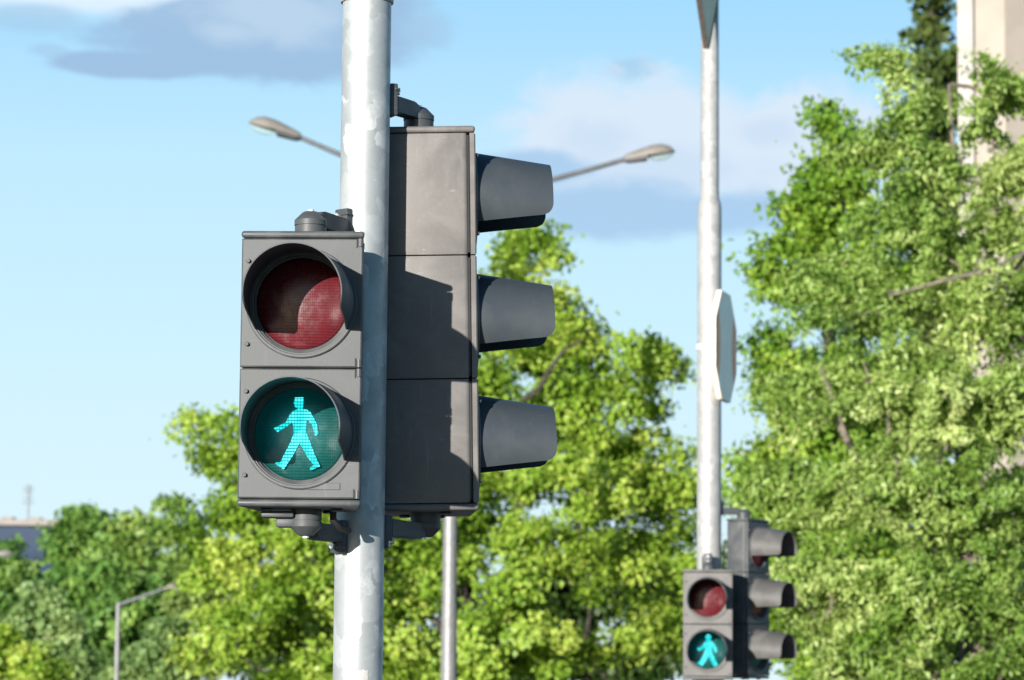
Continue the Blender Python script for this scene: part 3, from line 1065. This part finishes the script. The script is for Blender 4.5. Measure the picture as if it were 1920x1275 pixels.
for px0, px1, py0 in ((0, 22, 968), (54, 74, 969), (100, 112, 970), (-120, -90, 966)):
    q0, q1 = at(px0, py0, DB + 1), at(px1, py0, DB + 1)
    bm = bmesh.new()
    b_box(bm, ((q0.x + q1.x) / 2 - ox, 2.0, (q0.z + zp) / 2), (q1.x - q0.x, 1.2, q0.z - zp + 0.02), 0.03)
    link('chimney', bm, M['parapet'], root, smooth=False)
for k in range(5):
    bm = bmesh.new()
    wx = bx0 + 1.8 + k * 2.9 - ox
    b_box(bm, (wx, 0.18, ze - 1.7), (1.1, 0.1, 1.5))
    link('window', bm, M['glass'], root, smooth=False)
an = at(52, 975, DB + 2)
root = thing('rooftop_antenna', (an.x, DB + 2, zp), 'thin aerial mast standing on the flat roof at far left', 'antenna')
ah = at(52, 908, DB + 2).z - zp
bm = bmesh.new()
b_tube(bm, [(0, 0, -0.05), (0, 0, ah)], 0.055, 8)
link('mast', bm, M['antenna'], root)
for fz, ln in ((0.93, 0.22), (0.85, 0.30), (0.77, 0.22), (0.62, 0.26), (0.50, 0.35)):
    bm = bmesh.new()
    b_tube(bm, [(-ln, 0, ah * fz), (ln, 0.1, ah * fz)], 0.025, 6)
    link('crossbar', bm, M['antenna'], root)

DT = 46.0
t0 = at(1797, 300, DT)
TROT = Matrix.Rotation(R(-10), 3, 'Z')
root = thing('stone_tower', Vector((t0.x, DT, 0)) + TROT @ Vector((2.2, 2.5, 0)), 'pale stone building with flat pilasters behind the right-hand tree', 'building', None, (0, 0, R(-10)))
ox, oy = t0.x + 2.2, 0
TH = 17.0
SC = F_PX / DT
bm = bmesh.new()
b_box(bm, (0.02, 0.05, TH / 2), (4.4, 5.0, TH))
link('wall', bm, M['stone'], root, smooth=False)
# pilasters proud of the front; sun and shade painted into the strip tones
for px0, px1, mt, pr in ((1797, 1827, 'stone_lit', 0.08), (1886, 1935, 'stone_grey_shade', 0.05), (1990, 2030, 'stone', 0.32), (2130, 2180, 'stone', 0.32)):
    x0, x1 = t0.x + (px0 - 1797) / SC - ox, t0.x + (px1 - 1797) / SC - ox
    bm = bmesh.new()
    b_box(bm, ((x0 + x1) / 2, -2.45 - pr / 2, TH / 2), (x1 - x0, pr, TH), 0.012)
    link('pilaster', bm, M[mt], root, smooth=False)
for k in range(4):
    bm = bmesh.new()
    b_box(bm, (1.55, -2.452, 2.5 + 3.6 * k), (0.75, 0.02, 1.9))
    link('window', bm, M['glass'], root, smooth=False)
bm = bmesh.new()
b_box(bm, (0.02, 0.0, TH + 0.2), (4.8, 5.6, 0.4), 0.05)
link('cornice', bm, M['stone_grey_shade'], root, smooth=False)


# ------------------------------------------------------------------ trees
def leaves_mesh(name, clumps, n_per, leaf, seed, mat, parent, flat=0.75, droop=0.2, aspect=0.75, stretch=1.3):
    """many small folded leaves gathered in clumps; one mesh for the crown"""
    rng = np.random.default_rng(seed)
    C = np.array([c[:3] for c in clumps])
    Rr = np.array([c[3] for c in clumps])
    cnt = np.maximum(6, (n_per * (Rr / Rr.mean()) ** 2 * rng.uniform(0.6, 1.4, len(Rr))).astype(int))
    idx = np.repeat(np.arange(len(C)), cnt)
    N = len(idx)
    v = rng.normal(size=(N, 3))
    v /= np.linalg.norm(v, axis=1)[:, None]
    rad = rng.uniform(0.05, 1.0, N) ** 0.62
    spread = np.where(rng.random(N) < 0.10, rng.uniform(1.1, 1.6, N), 1.0)
    off = v * (rad * Rr[idx] * spread)[:, None]
    off[:, 2] *= flat
    # sprays: clumps drawn out along their twig, which points away from the stem
    axis = C - np.array([C[:, 0].mean(), C[:, 1].mean(), 0.0])
    axis[:, 2] = rng.normal(0.15, 0.45, len(C)) * np.linalg.norm(axis[:, :2], axis=1)
    axis += rng.normal(size=axis.shape) * 0.35
    axis /= np.linalg.norm(axis, axis=1)[:, None]
    ax = axis[idx]
    al_ = (off * ax).sum(1)
    off = (off - ax * al_[:, None]) / math.sqrt(stretch) + ax * (al_ * stretch)[:, None]
    off[:, 2] -= droop * 0.25 * np.abs(al_) * stretch
    P = C[idx] + off
    # leaves of one spray share a lie, so that sprays catch the light or turn from it together
    cn = axis * 0.35 + rng.normal(size=(len(C), 3)) * 0.55 + np.array([0, 0, 0.35])
    nrm = v * 0.40 + cn[idx] * 0.75 + rng.normal(size=(N, 3)) * 0.42
    nrm /= np.linalg.norm(nrm, axis=1)[:, None]
    t = rng.normal(size=(N, 3)) + v * 0.5 - np.array([0, 0, droop])
    t -= nrm * (t * nrm).sum(1)[:, None]
    t /= np.linalg.norm(t, axis=1)[:, None]
    s = np.cross(nrm, t)
    L = leaf * rng.uniform(0.5, 1.45, N)
    Wd = L * aspect * rng.uniform(0.8, 1.1, N)
    fold = rng.uniform(-0.1, 0.28, N) * L
    base = P - t * (L * 0.5)[:, None]
    tip = P + t * (L * 0.5)[:, None] - nrm * (0.12 * L)[:, None]
    lft = P - t * (0.08 * L)[:, None] + s * (Wd * 0.5)[:, None] + nrm * fold[:, None]
    rgt = P - t * (0.08 * L)[:, None] - s * (Wd * 0.5)[:, None] + nrm * fold[:, None]
    V = np.stack([base, rgt, tip, lft], 1).reshape(-1, 3)
    b4 = (np.arange(N) * 4)[:, None]
    T = np.concatenate([b4 + np.array([[0, 1, 2]]), b4 + np.array([[0, 2, 3]])], 1).reshape(-1)
    me = bpy.data.meshes.new(name)
    me.vertices.add(len(V))
    me.vertices.foreach_set('co', V.astype(np.float32).ravel())
    me.loops.add(len(T))
    me.loops.foreach_set('vertex_index', T.astype(np.int32))
    nf = len(T) // 3
    me.polygons.add(nf)
    me.polygons.foreach_set('loop_start', (np.arange(nf) * 3).astype(np.int32))
    tint_c = rng.uniform(0.2, 0.8, len(C)) + np.array([c[4] for c in clumps])
    tint = np.clip(tint_c[idx] * 0.70 + rng.uniform(0, 1, N) * 0.36 - 0.02, 0, 1)
    at_ = me.attributes.new('leaf_tint', 'FLOAT', 'POINT')
    at_.data.foreach_set('value', np.repeat(tint, 4).astype(np.float32))
    me.update()
    me.validate()
    me.materials.append(mat)
    o = bpy.data.objects.new(name, me)
    COL.objects.link(o)
    o.parent = parent
    return o


def tree(name, label, cat, base, lobes, leaf_mat, leaf, n_clump, n_leaf, seed, bark='bark', clump_r=0.38, trunk_r=0.16,
         group=None, flat=0.75, droop=0.2, aspect=0.75, shell=0.45, top=None, stretch=1.3, limbs=()):
    """base: ground point; lobes: (centre, rx, ry, rz) ellipsoids in world space that the crown fills"""
    rs = random.Random(seed)
    base = Vector(base)
    root = thing(name, base, label, cat, group)
    vols = [l[1] * l[2] * l[3] for l in lobes]
    vols = [v ** 0.75 for v in vols]
    lobes = [(l[0],) + tuple(max(r - 0.62 * clump_r, 0.35 * r) for r in l[1:]) for l in lobes]
    clumps = []
    for (c, rx, ry, rz), v in zip(lobes, vols):
        lt = rs.uniform(-0.22, 0.22)
        k = max(3, int(n_clump * v / sum(vols)))
        for _ in range(k):
            while True:
                d = Vector((rs.gauss(0, 1), rs.gauss(0, 1), rs.gauss(0, 1)))
                if d.length > 0.1:
                    break
            d.normalize()
            f = shell + (1 - shell) * rs.random() ** 0.6
            f *= rs.uniform(0.80, 1.10) if rs.random() > 0.08 else rs.uniform(1.1, 1.3)
            p = Vector(c) + Vector((d.x * rx, d.y * ry, d.z * rz)) * f
            if p.z < 0.5:
                continue
            clumps.append((p.x - base.x, p.y - base.y, p.z, clump_r * rs.uniform(0.6, 1.35), lt))
    leaves_mesh('crown', clumps, n_leaf, leaf, seed, M[leaf_mat], root, flat, droop, aspect, stretch)
    # skeleton: a trunk and limbs that reach every clump
    zs = [c[2] for c in clumps]
    ztop = (top if top else max(zs)) - 0.3
    cx = sum(c[0] for c in clumps) / len(clumps)
    cy = sum(c[1] for c in clumps) / len(clumps)
    nodes = []
    par = []
    NT_ = 12
    for k in range(NT_ + 1):
        t = k / NT_
        w = t ** 1.6
        nodes.append(Vector((cx * w * 0.8 + rs.uniform(-1, 1) * 0.05 * t * ztop * 0.3, cy * w * 0.8, ztop * t)))
        par.append(k - 1)
    order = sorted(clumps, key=lambda c: math.hypot(c[0] - cx * .6, c[1] - cy * .6) + 0.1 * c[2])
    for c in order:
        p = Vector(c[:3])
        best, bi = 1e9, 0
        for i, q in enumerate(nodes):
            if i <= 1:
                continue
            dz = p.z - q.z
            d = (p - q).length + (0.9 * max(0, 0.25 * (p - q).length - dz))
            if d < best:
                best, bi = d, i
        q = nodes[bi]
        m = (p + q) / 2 + Vector((rs.uniform(-1, 1), rs.uniform(-1, 1), rs.uniform(0.0, 1.0))) * 0.12 * (p - q).length
        nodes.append(m); par.append(bi)
        nodes.append(p); par.append(len(nodes) - 2)
    load = [0.0] * len(nodes)
    for i in range(len(nodes) - 1, -1, -1):
        load[i] += 1.0 if i > NT_ else 0.4
        if par[i] >= 0:
            load[par[i]] += load[i]
    tot = load[0]
    rad = [max(0.008, trunk_r * (l / tot) ** 0.5) for l in load]
    bm = bmesh.new()
    b_tube(bm, [nodes[0] - Vector((0, 0, 0.1))] + nodes[:NT_ + 1], [trunk_r * 1.25] + [max(rad[k], 0.012) for k in range(NT_ + 1)], 10)
    link('trunk', bm, M[bark], root)
    bm = bmesh.new()
    for i in range(NT_ + 1, len(nodes)):
        j = par[i]
        if (nodes[i] - nodes[j]).length < 1e-4:
            continue
        b_tube(bm, [nodes[j], nodes[i]], [min(rad[j], rad[i] * 1.35), rad[i]], 5, cap=False)
    for pts, r0, r1 in limbs:
        q = [Vector(p) - base for p in pts]
        near = min(nodes[2:NT_ + 1], key=lambda v: (v - q[0] + Vector((0, 0, 0.8))).length)
        q = [near] + q
        b_tube(bm, q, [r0 + (r1 - r0) * k / (len(q) - 1) for k in range(len(q))], 7)
    link('branches', bm, M[bark], root)
    return root


def lobe(px, py, D, rx, rz, ry=None):
    """crown lobe centred on a photo pixel at depth D; radii in photo pixels"""
    k = D / F_PX
    return (at(px, py, D), rx * k, (ry if ry else (rx + rz) / 2) * k, rz * k)


def ground_at(px, D):
    p = at(px, 1275, D)
    return (p.x, D, 0.0)


# lime-green tree behind the near signals
D = 42.0
tree('linden_tree', 'broad sunlit yellow-green tree behind the near signals, trunk beside the lamp post', 'tree', ground_at(880, D + 0.8),
     [lobe(560, 1180, D - 1, 190, 150), lobe(430, 830, D, 110, 125), lobe(410, 960, D, 90, 100), lobe(560, 920, D, 170, 150), lobe(400, 1210, D - 0.5, 90, 90), lobe(500, 1060, D - 0.5, 160, 110),
      lobe(760, 1000, D - 0.5, 210, 200), lobe(800, 780, D + 0.6, 190, 180), lobe(960, 560, D + 0.8, 125, 125), lobe(1000, 470, D + 0.8, 85, 75),
      lobe(1000, 620, D + 0.7, 120, 110), lobe(1110, 800, D + 0.5, 150, 130), lobe(1280, 960, D + 0.2, 70, 110), lobe(1110, 640, D + 0.6, 80, 70), lobe(1020, 720, D + 0.5, 160, 130), lobe(1190, 700, D + 0.4, 110, 105), lobe(1225, 860, D + 0.3, 90, 120), lobe(1050, 960, D - 0.8, 150, 130),
      lobe(820, 1190, D - 1.0, 200, 140), lobe(1060, 1160, D - 1.0, 190, 150), lobe(1230, 1090, D - 0.3, 110, 150), lobe(1180, 980, D, 130, 110),
      lobe(930, 860, D - 0.6, 160, 120)],
     'leaf_linden', 0.080, 480, 220, 11, clump_r=0.32, trunk_r=0.17, limbs=[([at(1010, 730, D - 0.4), at(1032, 690, D - 0.5), at(1062, 652, D - 0.5), at(1090, 640, D - 0.4)], 0.045, 0.015)], shell=0.55, stretch=1.25)

# right: conical tree, then the large silvery one in front of it
D = 33.0
tree('hornbeam_tree', 'pointed bright green tree just right of the slim pole, partly behind the silvery tree', 'tree', ground_at(1590, D + 0.6),
     [lobe(1548, 235, D, 36, 70), lobe(1535, 310, D, 45, 60), lobe(1590, 330, D, 60, 90), lobe(1520, 400, D, 75, 90), lobe(1600, 500, D, 130, 120), lobe(1460, 520, D, 70, 100),
      lobe(1470, 700, D, 90, 120), lobe(1560, 760, D, 170, 150), lobe(1450, 900, D, 90, 130), lobe(1560, 1000, D, 180, 160), lobe(1450, 1120, D, 130, 130), lobe(1600, 1220, D, 180, 130)],
     'leaf_cone', 0.078, 290, 170, 21, clump_r=0.27, stretch=1.5, trunk_r=0.15)

D = 27.0
tree('maple_tree', 'large silvery-green tree filling the right side of the picture', 'tree', ground_at(1830, D + 0.8),
     [lobe(1645, 105, D, 48, 45), lobe(1680, 150, D, 55, 50), lobe(1700, 230, D, 90, 80), lobe(1640, 300, D, 60, 60), lobe(1880, 170, D, 80, 65), lobe(1760, 320, D, 90, 80), lobe(1850, 240, D + 0.4, 60, 55), lobe(1860, 430, D + 0.2, 90, 90), lobe(1930, 330, D, 90, 120),
      lobe(1700, 430, D - 0.2, 120, 110), lobe(1620, 580, D - 0.2, 130, 110), lobe(1560, 520, D, 60, 60), lobe(1830, 560, D - 0.3, 140, 120), lobe(1960, 560, D, 110, 140),
      lobe(1540, 740, D, 110, 90), lobe(1720, 740, D - 0.5, 160, 120), lobe(1890, 760, D - 0.4, 130, 120), lobe(1480, 900, D, 90, 80), lobe(1640, 920, D - 0.5, 160, 120),
      lobe(1820, 950, D - 0.6, 160, 120), lobe(1960, 960, D, 100, 130), lobe(1560, 1100, D - 0.3, 140, 110), lobe(1720, 1130, D - 0.4, 150, 110), lobe(1880, 1130, D - 0.5, 130, 120),
      lobe(1620, 1260, D, 150, 90), lobe(1860, 1290, D - 0.2, 150, 90)],
     'leaf_maple', 0.056, 470, 290, 31,
     limbs=[([at(1620, 880, D - 0.1), at(1588, 825, D - 0.55), at(1566, 765, D - 0.6), at(1556, 735, D - 0.5), at(1540, 690, D - 0.2)], 0.040, 0.010),
            ([at(1930, 470, D - 0.4), at(1850, 508, D - 0.55), at(1770, 526, D - 0.55), at(1690, 548, D - 0.5), at(1600, 570, D - 0.2)], 0.028, 0.008),
            ([at(1800, 935, D - 0.5), at(1700, 914, D - 0.85), at(1640, 924, D - 0.75), at(1550, 930, D - 0.3)], 0.022, 0.008),
            ([at(1740, 1000, D - 0.5), at(1690, 930, D - 0.85), at(1678, 850, D - 0.6)], 0.018, 0.008)],
     bark='pale_bark', clump_r=0.19, stretch=2.3, shell=0.2, trunk_r=0.14, droop=0.6, aspect=0.55)

D = 66.0
tree('poplar_tree', 'dark narrow tree top beside the pale stone building at upper right', 'tree', ground_at(1760, D),
     [lobe(1755, 40, D, 60, 70), lobe(1750, -60, D, 45, 80), lobe(1760, 180, D, 80, 120), lobe(1770, 400, D, 100, 160), lobe(1770, 700, D, 100, 200)],
     'leaf_conifer', 0.17, 150, 110, 41, clump_r=0.42, trunk_r=0.22)

# trees that stand in the gaps further back
D = 58.0
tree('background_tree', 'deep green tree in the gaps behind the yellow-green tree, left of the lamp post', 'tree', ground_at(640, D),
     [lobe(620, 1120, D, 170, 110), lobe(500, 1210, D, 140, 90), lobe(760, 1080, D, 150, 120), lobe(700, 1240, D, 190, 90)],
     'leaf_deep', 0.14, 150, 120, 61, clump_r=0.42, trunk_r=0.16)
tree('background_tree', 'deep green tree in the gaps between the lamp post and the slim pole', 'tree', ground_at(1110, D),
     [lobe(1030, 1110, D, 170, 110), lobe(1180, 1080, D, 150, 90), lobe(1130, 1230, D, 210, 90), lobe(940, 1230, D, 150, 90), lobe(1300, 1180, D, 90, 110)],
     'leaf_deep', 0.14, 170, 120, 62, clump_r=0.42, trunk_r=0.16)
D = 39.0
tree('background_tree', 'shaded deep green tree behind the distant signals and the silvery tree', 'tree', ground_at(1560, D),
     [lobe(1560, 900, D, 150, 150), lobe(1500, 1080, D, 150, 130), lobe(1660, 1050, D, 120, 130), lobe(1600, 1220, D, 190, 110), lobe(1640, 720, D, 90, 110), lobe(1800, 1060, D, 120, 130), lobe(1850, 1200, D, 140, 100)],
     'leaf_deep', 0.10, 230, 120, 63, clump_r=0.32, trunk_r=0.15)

# left background
D = 95.0
tree('round_tree', 'dark green round-topped tree beside the slate-roofed house', 'tree', ground_at(165, D),
     [lobe(160, 985, D, 50, 42), lobe(130, 1030, D, 45, 45), lobe(200, 1030, D, 60, 60), lobe(230, 1080, D, 70, 60), lobe(150, 1110, D, 80, 80), lobe(160, 1190, D, 80, 80)],
     'leaf_dark', 0.20, 130, 120, 51, clump_r=0.55, trunk_r=0.2, group='trees at the left skyline')
D = 90.0
tree('round_tree', 'mid green tree with a rounded top, second from the slate-roofed house', 'tree', ground_at(255, D),
     [lobe(240, 990, D, 40, 42), lobe(270, 1000, D, 35, 40), lobe(250, 1060, D, 60, 60), lobe(260, 1150, D, 70, 90)],
     'leaf_mid', 0.19, 90, 120, 52, clump_r=0.5, trunk_r=0.18, group='trees at the left skyline')
D = 88.0
tree('columnar_tree', 'slender loose-topped tree rising between the lamp and the lime-green tree', 'tree', ground_at(325, D),
     [lobe(325, 945, D, 13, 28), lobe(318, 1000, D, 28, 40), lobe(355, 1000, D, 28, 38), lobe(330, 1070, D, 55, 60), lobe(385, 1050, D, 40, 60), lobe(340, 1170, D, 70, 80)],
     'leaf_mid', 0.18, 90, 90, 53, clump_r=0.4, trunk_r=0.16, group='trees at the left skyline')
D = 78.0
tree('spreading_tree', 'broad dark green tree crown in front of the slate-roofed house', 'tree', ground_at(190, D),
     [lobe(190, 1090, D, 80, 45), lobe(240, 1130, D, 90, 60), lobe(120, 1120, D, 70, 50), lobe(190, 1190, D, 110, 70), lobe(300, 1200, D, 80, 70), lobe(190, 1270, D, 110, 60)],
     'leaf_dark', 0.17, 140, 130, 54, clump_r=0.45, trunk_r=0.18)
D = 88.0
tree('spreading_tree', 'green tree at the left edge overlapping the slate roof', 'tree', ground_at(0, D - 4),
     [lobe(0, 1030, D - 4, 45, 35), lobe(-60, 1030, D - 4, 60, 50), lobe(30, 1080, D - 4, 50, 40), lobe(-20, 1120, D - 4, 70, 60), lobe(60, 1140, D - 4, 60, 50), lobe(0, 1230, D - 4, 80, 70)],
     'leaf_dark', 0.16, 120, 120, 55, clump_r=0.42, trunk_r=0.16)
D = 68.0
tree('olive_tree', 'dull olive-green bushy tree just left of the lime-green tree', 'tree', ground_at(400, D + 6),
     [lobe(390, 1090, D + 6, 60, 50), lobe(360, 1140, D + 6, 60, 50), lobe(430, 1130, D + 6, 50, 50), lobe(400, 1210, D + 6, 80, 60)],
     'leaf_olive', 0.15, 70, 120, 56, clump_r=0.4, trunk_r=0.12)
D = 58.0
tree('silver_shrub', 'pale grey-green shrub around the foot of the thin street lamp', 'shrub', ground_at(290, D),
     [lobe(310, 1200, D, 50, 45), lobe(270, 1230, D, 55, 40), lobe(360, 1190, D, 40, 40), lobe(230, 1265, D, 50, 30), lobe(320, 1280, D, 70, 50)],
     'leaf_silver', 0.12, 80, 110, 57, clump_r=0.28, trunk_r=0.07, group='silvery shrubs')
tree('silver_shrub', 'grey-green silvery tree in front of the dark trees at lower left', 'shrub', ground_at(85, D + 4),
     [lobe(85, 1120, D + 4, 40, 40), lobe(55, 1160, D + 4, 45, 45), lobe(120, 1180, D + 4, 50, 50), lobe(140, 1240, D + 4, 45, 50), lobe(90, 1240, D + 4, 60, 50)],
     'leaf_silver', 0.12, 80, 90, 58, clump_r=0.30, trunk_r=0.08, group='silvery shrubs')
D = 50.0
tree('leafy_bush', 'bright green bush in the bottom left corner', 'bush', ground_at(20, D),
     [lobe(0, 1210, D, 45, 50), lobe(40, 1240, D, 55, 40), lobe(90, 1255, D, 45, 35), lobe(-40, 1240, D, 60, 60), lobe(40, 1290, D, 90, 40)],
     'leaf_linden', 0.115, 80, 110, 59, clump_r=0.26, trunk_r=0.06)
